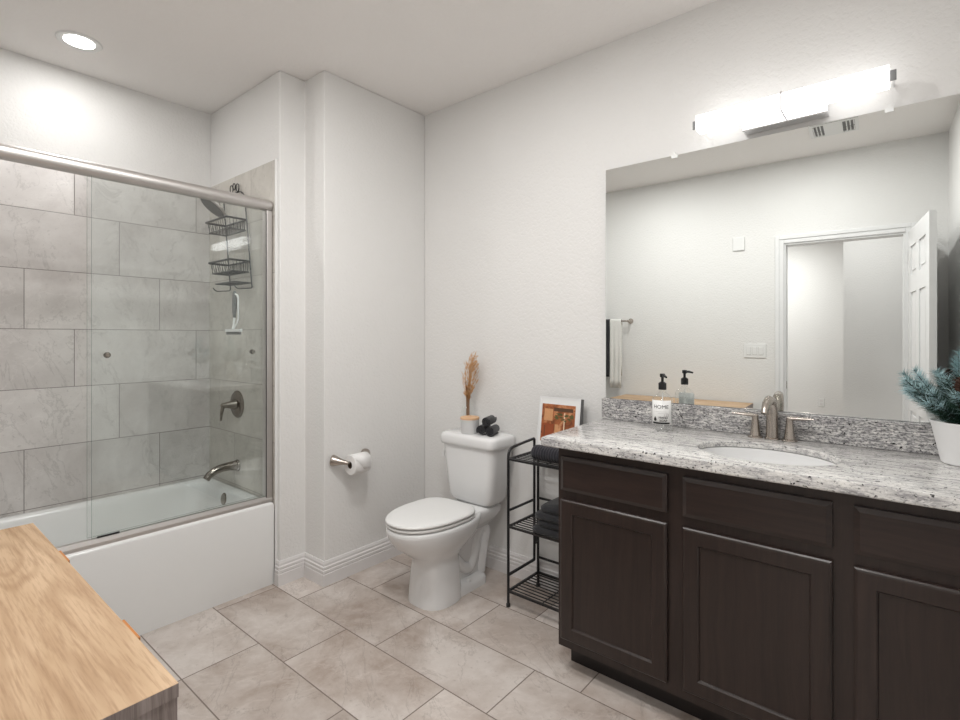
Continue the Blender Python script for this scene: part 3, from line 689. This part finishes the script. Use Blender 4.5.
def picture():
    # leans back against the wall on the top shelf
    zb = .7285; h, w, th = .285, .238, .028; y0 = 2.235; lean = math.asin(.040 / h)
    t = thing('picture_frame', 'white framed picture leaning on the wall behind the countertop corner', 'picture frame', (-1.34, y0, zb))
    o = Vector((-1.468, y0, zb)); u = Vector((1, 0, 0)); v = Vector((0, math.sin(lean), math.cos(lean))); n = Vector((0, -math.cos(lean), math.sin(lean)))
    def slab(bm, a0, a1, b0, b1, d0, d1):
        P = [o + u * a + v * b + n * d for d in (d0, d1) for a, b in ((a0, b0), (a1, b0), (a1, b1), (a0, b1))]
        vs = [bm.verts.new(p) for p in P]
        for f in ((3, 2, 1, 0), (4, 5, 6, 7), (0, 1, 5, 4), (1, 2, 6, 5), (2, 3, 7, 6), (3, 0, 4, 7)): bm.faces.new([vs[i] for i in f])
    bm = BM(); f = .008
    slab(bm, 0, w, 0, f, 0, th); slab(bm, 0, w, h - f, h, 0, th); slab(bm, 0, f, f, h - f, 0, th); slab(bm, w - f, w, f, h - f, 0, th); obj('frame', bm, None, t, mats=[M['frame_side']])
    bm = BM()
    for a in ((0, w, 0, f), (0, w, h - f, h), (0, f, f, h - f), (w - f, w, f, h - f)): slab(bm, *a, th + .0002, th + .003)
    obj('frame_face', bm, M['frame'], t)
    bm = BM(); slab(bm, f, w - f, f, h - f, th - .004, th + .0015); obj('white_mount', bm, M['mat_white'], t)
    # a plain print: warm brown room, pale shapes, a green plant
    k = NT('print_brown'); tc = k.pos(); c = k.ramp(k.noise(tc, 16, 3, .6, 1.), [(.3, srgb(92, 46, 24)), (.5, srgb(170, 98, 56)), (.7, srgb(214, 160, 116))]); pm = k.set(c, .45)
    bm = BM(); slab(bm, .020, w - .026, .060, h - .036, th + .0016, th + .0022); obj('print', bm, pm, t)
    pc = {n_: plain('print_' + n_, srgb(*c_), .5, noise=.2, nscale=50) for n_, c_ in dict(tan=(205, 150, 105), rust=(150, 74, 38), dark=(88, 60, 38), green=(98, 92, 50), cream=(238, 214, 184)).items()}
    def patch(nm, a0, a1, b0, b1, lv): bm = BM(); slab(bm, a0, a1, b0, b1, th + .0022 + lv * .0003, th + .0024 + lv * .0003); obj('print_patch', bm, pc[nm], t)
    patch('rust', .028, .095, .075, .150, 1); patch('dark', .09, .2, .215, .233, 1); patch('tan', .035, .085, .165, .225, 1); patch('cream', .150, .156, .09, .21, 2); patch('cream', .08, .13, .088, .096, 2)
    patch('cream', .165, .185, .085, .098, 2); patch('dark', .04, .044, .08, .14, 2); patch('tan', .1, .12, .1, .15, 1)
    bm = BM(); r = random.Random(5)
    for i in range(22):
        a, b = r.uniform(.105, .198), r.uniform(.168, .205); s = r.uniform(.004, .010); q = [o + u * (a + s * math.cos(x) * 1.4) + v * (b + s * math.sin(x) * .6) + n * (th + .0036) for x in [j * 2 * PI / 7 for j in range(7)]]
        bm.faces.new([bm.verts.new(p) for p in q])
    obj('print_leaves', bm, pc['green'], t)
picture()

# ------------------------------------------------------------------ vanity
VX0, VX1, VF, CT, CZ = -1.065, XR - .004, 1.762, .93, .894
def vanity():
    t = thing('vanity_cabinet', 'dark espresso wood bathroom vanity with three drawers over three doors', 'cabinet', ((VX0 + VX1) / 2, 2.03, 0))
    a0, a1, b1, c0, c1 = VX0, VX1, YW - .002, .105, CZ - .0015
    bm = BM(); box(bm, a0, a1, VF, VF + .02, c0, c1); obj('face_frame', bm, M['espresso'], t)
    for xa in (a0, a1 - .018):
        bm = BM(); box(bm, xa, xa + .018, VF + .0202, b1, c0, c1); obj('side_panel', bm, M['espresso'], t)
    bm = BM(); box(bm, a0 + .0182, a1 - .0182, VF + .0202, b1, c0, c0 + .018); obj('bottom_panel', bm, M['espresso'], t)
    bm = BM(); box(bm, VX0 + .006, VX1, 1.85, YW - .002, 0, .105); obj('toe_kick', bm, M['toe'], t)
    cols = [(-1.048, -.632), (-.580, -.166), (-.117, .302)]
    def front(bm, x0, x1, z0, z1, bv, y=VF):
        th = .02; R = lambda i, yy: [(x0 + i, yy, z0 + i), (x1 - i, yy, z0 + i), (x1 - i, yy, z1 - i), (x0 + i, yy, z1 - i)]
        return R
    for x0, x1 in cols:
        bm = BM(); z0, z1 = .722, .854; R = lambda i, yy: [(x0 + i, yy, z0 + i), (x1 - i, yy, z0 + i), (x1 - i, yy, z1 - i), (x0 + i, yy, z1 - i)]
        loft(bm, [R(0, VF - .001), R(0, VF - .012), R(.014, VF - .019), R(.020, VF - .019)]); obj('drawer', bm, M['espresso_h'], t)
        bm = BM(); z0, z1 = .143, .687; R = lambda i, yy: [(x0 + i, yy, z0 + i), (x1 - i, yy, z0 + i), (x1 - i, yy, z1 - i), (x0 + i, yy, z1 - i)]
        loft(bm, [R(0, VF - .001), R(0, VF - .014), R(.004, VF - .0175), R(.009, VF - .019), R(.049, VF - .019), R(.053, VF - .0155), R(.055, VF - .011)], True, False); d = obj('door', bm, M['espresso'], t)
        bm = BM(); box(bm, x0 + .054, x1 - .054, VF - .0112, VF - .003, z0 + .054, z1 - .054); obj('door_panel', bm, M['espresso'], d)
vanity()
SX, SY, SA, SB = -.378, 1.957, .212, .166
def counter():
    CZ = CT - .036
    x0, x1, y0, y1 = -1.110, XR - .003, 1.703, YW - .002
    t = thing('granite_countertop', 'grey and white speckled granite countertop over the vanity', 'countertop', ((x0 + x1) / 2, 2.0, CZ))
    def ray_rect(a, i):
        dx, dy = math.cos(a), math.sin(a); f = 1e9
        if dx > 1e-9: f = min(f, (x1 - i - SX) / dx)
        if dx < -1e-9: f = min(f, (x0 + i - SX) / dx)
        if dy > 1e-9: f = min(f, (y1 - i - SY) / dy)
        if dy < -1e-9: f = min(f, (y0 + i - SY) / dy)
        return SX + dx * f, SY + dy * f
    angs = sorted([2 * PI * j / 72 + .001 for j in range(72)] + [math.atan2(yy - SY, xx - SX) % (2 * PI) for xx in (x0, x1) for yy in (y0, y1)])
    def rr(i, z): return [(*ray_rect(a, i), z) for a in angs]
    def el(k, z): return [(SX + SA * k * math.cos(a), SY + SB * k * math.sin(a), z) for a in angs]
    bm = BM(); loft(bm, [el(1., CT - .021), el(1.09, CT - .0211), el(1.12, CZ), rr(.003, CZ), rr(0, CZ + .004), rr(0, CT - .007), rr(.002, CT - .002), rr(.007, CT), el(1.02, CT), el(1.0, CT - .004), el(1.0, CT - .021)], False, False)
    for v in bm.verts:
        if v.co.x < x0 + .012: v.co.x -= .022 * (v.co.y - y0) / (y1 - y0)
    obj('slab', bm, M['granite'], t, True, autosm=30)
    bm = BM(); box(bm, -1.131, x1, YW - .046, YW - .001, CT + .0005, 1.028); obj('backsplash', bm, M['granite_shaded'], t, bev=.002)
    s = thing('sink_basin', 'white oval undermount sink basin set in the granite countertop', 'sink', (SX, SY, CZ - .15))
    bm = BM(); E2 = lambda k, z: [(SX + SA * k * math.cos(a), SY + SB * k * math.sin(a), z) for a in [2 * PI * j / 56 for j in range(56)]]
    CZ = CT - .0215
    loft(bm, [E2(1.06, CZ - .002), E2(.99, CZ - .002), E2(.975, CZ - .02), E2(.93, CZ - .07), E2(.80, CZ - .115), E2(.55, CZ - .14), E2(.2, CZ - .15), E2(.2, CZ - .158), E2(.58, CZ - .15), E2(.85, CZ - .122), E2(.98, CZ - .07), E2(1.02, CZ - .012)], False, False)
    obj('basin', bm, M['porcelain'], s, True, autosm=60)
    bm = BM(); lathe(bm, [(.022, .001), (.022, .004), (.012, .006)], (SX, SY, CZ - .15), seg=24); obj('drain', bm, M['nickel'], s, True)
counter()
def faucet():
    z = CT + .0005; cx, cy = -.402, 2.225
    t = thing('bathroom_faucet', 'brushed nickel two-handle faucet standing behind the sink', 'faucet', (cx, cy, z))
    for dx in (-.058, 0, .058):
        bm = BM(); lathe(bm, [(.027, 0), (.0265, .004), (.020, .008), (.012, .0095)], (cx + dx, cy, z), seg=28); obj('flange', bm, M['nickel'], t, True)
    bm = BM(); sec = [((cx, cy, z + .006), .0215), ((cx, cy, z + .05), .0205), ((cx, cy, z + .095), .020), ((cx, cy - .002, z + .122), .020), ((cx - .001, cy - .015, z + .146), .019), ((cx - .003, cy - .042, z + .152), .017), ((cx - .005, cy - .072, z + .140), .015), ((cx - .006, cy - .093, z + .118), .013), ((cx - .006, cy - .098, z + .106), .0125)]
    tube(bm, [p for p, r in sec], [r for p, r in sec], 24); obj('spout', bm, M['nickel'], t, True)
    for s in (-1, 1):
        x = cx + s * .058; bm = BM()
        lathe(bm, [(.0195, .008), (.0185, .014), (.0155, .035), (.0130, .060), (.0115, .078), (.012, .085), (.008, .089)], (x, cy, z), seg=24); hd = obj('handle', bm, M['nickel'], t, True)
        bm = BM(); pts = [Vector((x - s * .008, cy + .002, z + .083)), Vector((x + s * .02, cy - .003, z + .086)), Vector((x + s * .055, cy - .010, z + .088)), Vector((x + s * .080, cy - .014, z + .089))]
        rings = []
        for p, wd, hh in zip(pts, (.0115, .0125, .011, .005), (.0075, .0075, .0055, .0025)):
            rings.append([p + Vector((0, wd * math.cos(2 * PI * j / 16), hh * math.sin(2 * PI * j / 16))) for j in range(16)])
        loft(bm, rings); obj('lever', bm, M['nickel'], hd, True)
faucet()
def soap():
    x, y, z = -.790, 2.135, CT + .0005; R = .041
    t = thing('soap_dispenser', 'clear glass soap bottle with black pump and white label', 'soap dispenser', (x, y, z))
    bm = BM(); prof = [(.034, 0), (.039, .003), (R, .010), (R, .128), (.037, .138), (.026, .149), (.0145, .158), (.0135, .176), (.0005, .177)]
    lathe(bm, prof, (x, y, z), seg=40); obj('bottle', bm, M['thin_glass'], t, True)
    bm = BM(); lathe(bm, [(.033, .003), (.0375, .008), (.0375, .108), (.0005, .109)], (x, y, z), seg=36); obj('liquid_soap', bm, M['soap'], t, True)
    bm = BM(); lathe(bm, [(.0145, .170), (.0160, .171), (.0160, .197), (.011, .201), (.0055, .204), (.0055, .220), (.0105, .223), (.0105, .235), (.009, .237)], (x, y, z), seg=28)
    tube(bm, [(x, y, z + .229), (x + .014, y - .016, z + .229), (x + .028, y - .032, z + .224)], [.006, .0055, .004], 10)
    obj('pump', bm, M['rubber'], t, True)
    bm = BM(); tube(bm, [(x, y, z + .16), (x + .004, y, z + .01)], .0022, 6); obj('dip_tube', bm, M['plastic'], t, True)
    a0 = math.atan2(-y, -x) ; Rl = R + .0006                                   # label faces the room
    a0 = math.atan2(-1, .20)
    def cyl(u, h, r): a = a0 + u / R; return (x + r * math.cos(a), y + r * math.sin(a), z + h + .009)
    bm = BM(); n = 24; Wd = .046; rows = [[bm.verts.new(cyl(-Wd + 2 * Wd * i / n, h, Rl)) for i in range(n + 1)] for h in (.020, .120)]
    for i in range(n): bm.faces.new((rows[0][i], rows[0][i + 1], rows[1][i + 1], rows[1][i]))
    lb = obj('label', bm, M['label'], t, True); sm = lb.modifiers.new('thick', 'SOLIDIFY'); sm.thickness = .0004; sm.offset = -1
    def bar(u0, u1, h0, h1, m):
        bm = BM(); k_ = 12; rw = [[bm.verts.new(cyl(u0 + (u1 - u0) * i / k_, h, Rl + .0004)) for i in range(k_ + 1)] for h in (h0, h1)]
        for i in range(k_): bm.faces.new((rw[0][i], rw[0][i + 1], rw[1][i + 1], rw[1][i]))
        obj('label_print', bm, m, lb)
    bar(-.036, .036, .0225, .030, M['ink']); bar(-.012, .030, .066, .0668, M['grey_ink']); bar(-.030, .022, .073, .0738, M['grey_ink']); bar(.014, .015, .054, .064, M['grey_ink'])
    def text(s, u, h, size, m, bold=0.):
        cu = bpy.data.curves.new('t', 'FONT'); cu.body = s; cu.size = size; cu.align_x = 'CENTER'; cu.offset = bold; cu.resolution_u = 3
        o = bpy.data.objects.new('t', cu); COL.objects.link(o); dg = bpy.context.evaluated_depsgraph_get(); me = bpy.data.meshes.new_from_object(o.evaluated_get(dg))
        bpy.data.objects.remove(o); bm = BM(); bm.from_mesh(me)
        for v in bm.verts: v.co = Vector(cyl(v.co.x + u, v.co.y + h, Rl + .0005))
        obj('lettering', bm, m, lb)
    text('HOME', 0, .086, .0222, M['ink'], .0); text('12', .026, .055, .013, M['grey_ink'])
    text('HAND', .010, .0455, .0125, M['ink'], .0002); text('SOAP', .010, .0330, .0125, M['ink'], .0002)
    bm = BM(); pts = []
    for j in range(20):
        a = 2 * PI * j / 20; r_ = .0072; px, py = r_ * math.cos(a), r_ * math.sin(a)
        if py > 0: px *= (1 - py / r_ * .75); py *= 1.7
        pts.append(bm.verts.new(cyl(-.024 + px, .041 + py, Rl + .0005)))
    bm.faces.new(pts); obj('label_drop', bm, M['ink'], lb)
soap()
def plant():
    x, y, z = .140, 2.162, CT + .0005
    t = thing('potted_pine', 'artificial frosted pine with cones in a white tapered pot', 'plant', (x, y, z))
    bm = BM(); lathe(bm, [(.060, 0), (.064, .003), (.088, .12), (.092, .128), (.089, .130), (.083, .122), (.0005, .118)], (x, y, z), seg=48); obj('pot', bm, M['pot'], t, True)
    bm = BM(); lathe(bm, [(.080, .1185), (.04, .122), (.0005, .124)], (x, y, z), seg=24); obj('moss', bm, M['cone'], t, True)
    r = random.Random(11); base = Vector((x, y, z + .12))
    dirs = [(-.150, -.045, .135, .20), (-.128, .03, .085, 0.), (-.10, -.075, .07, .0), (-.05, -.02, .14, .0), (-.035, -.07, .10, 0.), (.02, .0, .275, .9), (.045, -.01, .265, .8), (-.15, -.02, .10, .5), (-.12, .0, .15, .6), (.055, -.03, .215, .6), (.06, .03, .16, .3), (.10, -.06, .12, .2), (-.065, .045, .15, .25), (.02, -.09, .09, .1), (-.005, -.05, .19, .45), (.12, .02, .09, 0.), (-.115, -.03, .11, .15), (-.14, -.01, .11, .3), (-.09, -.05, .10, .1), (.03, -.03, .24, .9), (.0, -.02, .22, .8), (-.07, -.06, .06, 0.), (-.10, .02, .10, .2)]
    for (dx, dy, dz, fr) in dirs:
        tip = base + Vector((dx, dy, dz)); mid = base + Vector((dx * .55, dy * .55, dz * .35 + .01))
        P = [base + Vector((dx * .15, dy * .15, 0)), mid, tip]; bm = BM()
        curve = []
        for i in range(13):
            f = i / 12; curve.append((1 - f) ** 2 * P[0] + 2 * f * (1 - f) * P[1] + f * f * P[2])
        tube(bm, curve, [.0028 - .0016 * i / 12 for i in range(13)], 5)
        for f_ in bm.faces: f_.material_index = 2
        nb = len(bm.faces); N = 400
        for i in range(N):
            f = .08 + .92 * r.random(); j = min(int(f * 12), 11); p = curve[j].lerp(curve[j + 1], f * 12 - j); d = (curve[j + 1] - curve[j]).normalized()
            a, b, _ = frame_from(d); an = r.uniform(0, 2 * PI); out = a * math.cos(an) + b * math.sin(an); ln = r.uniform(.026, .046) * (1 - .25 * f)
            dr = (d * r.uniform(.5, 1.0) + out).normalized(); q = p + dr * ln
            q.y = min(q.y, YW - .008); q.z = max(q.z, z + .128)
            w = .0009; s = dr.cross(Vector((r.uniform(-1, 1), r.uniform(-1, 1), r.uniform(-1, 1)))).normalized()
            v1 = bm.verts.new(p + s * w); v2 = bm.verts.new(p - s * w); v4 = bm.verts.new(p + dr.cross(s) * w); v3 = bm.verts.new(q)
            fs = [bm.faces.new((v1, v2, v3)), bm.faces.new((v2, v4, v3)), bm.faces.new((v4, v1, v3))]
            white = r.random() < (.04 + .75 * fr + .75 * max(0, f - .6) / .4)
            for ff in fs: ff.material_index = 1 if white else 0
        obj('branch', bm, None, t, mats=[M['needle'], M['frost'], M['bark']])
    for cx, cy, cz in ((.012, -.105, .225), (-.022, -.085, .250)):
        bm = BM(); c = Vector((x + cx, y + cy, z + cz)); 
        lathe(bm, [(.002, -.024), (.010, -.020), (.014, -.006), (.012, .010), (.004, .022)], c, (.1, -.3, 1), 12)
        for i in range(46):
            h = -.02 + .042 * i / 46; rr = .016 * math.sqrt(max(0, 1 - (h / .026) ** 2)) + .002; a = i * 2.399
            p = c + Vector((rr * math.cos(a), rr * math.sin(a), h)); e = Vector((math.cos(a), math.sin(a), .7)).normalized(); sd = Vector((-math.sin(a), math.cos(a), 0))
            q = [p - sd * .004 - e * .004, p + sd * .004 - e * .004, p + sd * .0045 + e * .004, p + e * .006, p - sd * .0045 + e * .004]; vs = [bm.verts.new(v) for v in q]; bm.faces.new(vs)
        obj('pine_cone', bm, M['cone'], t)
plant()

# ------------------------------------------------------------------ mirror and vanity light
def mirror():
    x0, x1, zb, zt = -1.114, XR - .006, 1.0295, 2.118
    th = math.tan(math.radians(1.2)); yb = YW - .0008
    t = thing('wall_mirror', 'large frameless wall mirror above the granite backsplash', 'mirror', ((x0 + x1) / 2, YW, zb))
    f0 = yb - .004 - th * (x1 - x0); f1 = yb - .004
    bm = BM(); prism(bm, [(x0, f0 + .004), (x1, f1 + .003), (x1, yb), (x0, yb)], zb, zt); obj('mirror_backing', bm, M['frame_side'], t)
    bm = BM(); prism(bm, [(x0, f0), (x1, f1), (x1, f1 + .0029), (x0, f0 + .0039)], zb, zt); obj('mirror_glass', bm, M['mirror'], t)
    for x in (-.792, -.053):
        yy = f0 + (x - x0) * th
        bm = BM(); box(bm, x - .012, x + .012, yy - .004, yy - .0005, zt - .012, zt + .004); box(bm, x - .004, x + .004, yy - .004, YW - .0005, zt + .0035, zt + .014)
        obj('mirror_clip', bm, M['plastic'], t)
mirror()
def vanity_light():
    x0, x1, y0, y1, z0, z1 = -.672, -.050, 2.184, 2.250, 2.167, 2.228
    t = thing('vanity_light', 'lit white bar light with chrome bracket above the mirror', 'wall light', ((x0 + x1) / 2, YW, 2.19))
    bm = BM(); box(bm, x0, x1, y0, y1, z0, z1); obj('light_bar', bm, M['bar'], t, bev=.004)
    bm = BM(); box(bm, -.513, -.228, 2.2515, YW - .0005, 2.142, 2.222); obj('wall_bracket', bm, M['chrome'], t, bev=.003)
    bm = BM(); xm = -.365
    tube(bm, smooth_path([(xm, 2.254, z1 + .004), (xm, y0 - .003, z1 + .004), (xm, y0 - .003, z0 - .003), (xm, 2.254, z0 - .003)], .006, 4), .003, 8); obj('strap', bm, M['chrome'], t, True)
    for xa, xb in ((x0 - .018, x0 - .0005), (x1 + .0005, x1 + .018)):
        bm = BM(); box(bm, xa, xb, 2.205, 2.213, z0 + .014, z1 - .014); obj('end_tab', bm, M['frame_side'], t)
        bm = BM(); xc = (xa + xb) / 2; tube(bm, [(xc, 2.213, z0 + .03), (xc, YW - .0005, z0 + .03)], .004, 8); obj('end_arm', bm, M['chrome'], t)
vanity_light()

# ------------------------------------------------------------------ low chest by the camera
def chest():
    x0, x1, yf, zt = -1.99, -.892, .3205, .770; yb = YF + .018
    t = thing('low_chest', 'low grey chest of drawers with a light oak top', 'chest of drawers', ((x0 + x1) / 2, .1, 0))
    bm = BM(); box(bm, x0, x1, yb, yf, zt - .022, zt); obj('top', bm, None, t, mats=[M['oak']])
    for xa, xb in ((x1, x1 + .0006), (x0 - .0006, x0)):
        bm = BM(); box(bm, xa, xb, yb, yf, zt - .022, zt - .0005); obj('edge_band', bm, M['drift'], t)
    zs = zt - .0225
    for xa in (x0 + .002, x1 - .020):
        bm = BM(); box(bm, xa, xa + .018, yb, yf - .001, 0, zs); obj('side_panel', bm, M['drift'], t)
    bm = BM(); box(bm, x0 + .02, x1 - .02, yb, yb + .006, .06, zs); box(bm, x0 + .02, x1 - .02, yb + .006, yf - .022, .06, .078); obj('carcass', bm, M['drift'], t)
    w = (x1 - x0 - .046) / 2
    for i in range(2):
        for j in range(3):
            a = x0 + .021 + i * (w + .004); zz = .062 + j * .2285
            bm = BM(); box(bm, a, a + w, yf - .0215, yf - .004, zz, zz + .2250); d = obj('drawer', bm, M['drift'], t)
            if j == 2:
                xc = a + w / 2
                zt_ = zz + .2235
                xc -= .008
                bm = BM(); box(bm, xc - .048, xc + .048, yf - .0045, yf + .0205, zt_ - .004, zt_); box(bm, xc - .048, xc + .048, yf + .017, yf + .0205, zt_ - .022, zt_ - .0041); obj('handle', bm, M['leather'], d)
chest()

# ------------------------------------------------------------------ on the door wall, seen in the mirror
def towel_bar():
    z = 1.472; x0, x1 = -2.55, -1.935; y = YF + .065
    t = thing('towel_bar', 'nickel towel bar on the wall above the low chest', 'towel bar', ((x0 + x1) / 2, YF, z))
    bm = BM(); tube(bm, [(x0, y, z), (x1, y, z)], .008, 12); obj('bar', bm, M['nickel'], t, True)
    for x in (x0 + .012, x1 - .012):
        bm = BM(); lathe(bm, [(.026, 0), (.024, .006), (.013, .02), (.010, .05), (.012, .074), (.008, .078)], (x, YF, z), (0, 1, 0), 20); obj('post', bm, M['nickel'], t, True)
    def drape(nm, label, xa, xb, zf, zbk, mat, out, r):
        bm = BM(); rows = []; n = 14; th = out
        path = [(y + th, zf)] + [(y + th - .002 + .002 * math.sin(i * 1.7), zf + (z - zf) * i / 8) for i in range(1, 8)] + [(y + th * math.cos(a), z + th * math.sin(a)) for a in [PI * j / 8 for j in range(9)]] + [(y - th, z - (z - zbk) * i / 5) for i in range(1, 6)]
        for py, pz in path:
            rows.append([bm.verts.new((xa + (xb - xa) * i / n, max(YF + .006, py + .004 * math.sin(i * 1.1 + r) * min(1, (z + .02 - pz) * 3)), pz)) for i in range(n + 1)])
        for a, b in zip(rows[:-1], rows[1:]):
            for i in range(n): bm.faces.new((a[i], a[i + 1], b[i + 1], b[i]))
        o = obj(nm, bm, mat, None, True); s = o.modifiers.new('thick', 'SOLIDIFY'); s.thickness = .007; s.offset = 1; tag(o, label, 'towel')
    drape('white_towel', 'white bath towel hanging on the towel bar, seen in the mirror', -2.122, -2.012, .832, .95, M['fab_white'], .014, 0)
    drape('black_towel', 'black bath towel beside the white one on the towel bar, seen in mirror', -2.42, -2.126, .935, 1.0, M['fab_black'], .014, 1)
towel_bar()
def plates():
    t = thing('light_switch', 'white triple rocker light switch on the wall beside the door', 'light switch', (-.883, YF, 1.205))
    bm = BM(); box(bm, -.966, -.800, YF, YF + .006, 1.147, 1.263); obj('plate', bm, M['plastic'], t, bev=.002)
    for i in range(3):
        x = -.883 + (i - 1) * .046; bm = BM(); box(bm, x - .0165, x + .0165, YF + .006, YF + .0095, 1.172, 1.238); obj('rocker', bm, M['plastic'], t, bev=.0015)
    bm = BM(); box(bm, -1.05, -.96, YF, YF + .012, 2.05, 2.165); o = obj('wall_sensor', bm, M['plastic'], None, bev=.004); tag(o, 'small white blank box high on the wall above the light switch', 'wall sensor')
    t = thing('power_outlet', 'white power outlet low on the far bedroom wall', 'outlet', (-.67, -3.9, .42))
    bm = BM(); box(bm, -.706, -.634, -3.9, -3.894, .36, .475); obj('plate', bm, M['plastic'], t, bev=.002)
    for z in (.392, .443):
        bm = BM(); box(bm, -.687, -.653, -3.894, -3.892, z - .015, z + .015); obj('socket', bm, M['trim'], t)
plates()
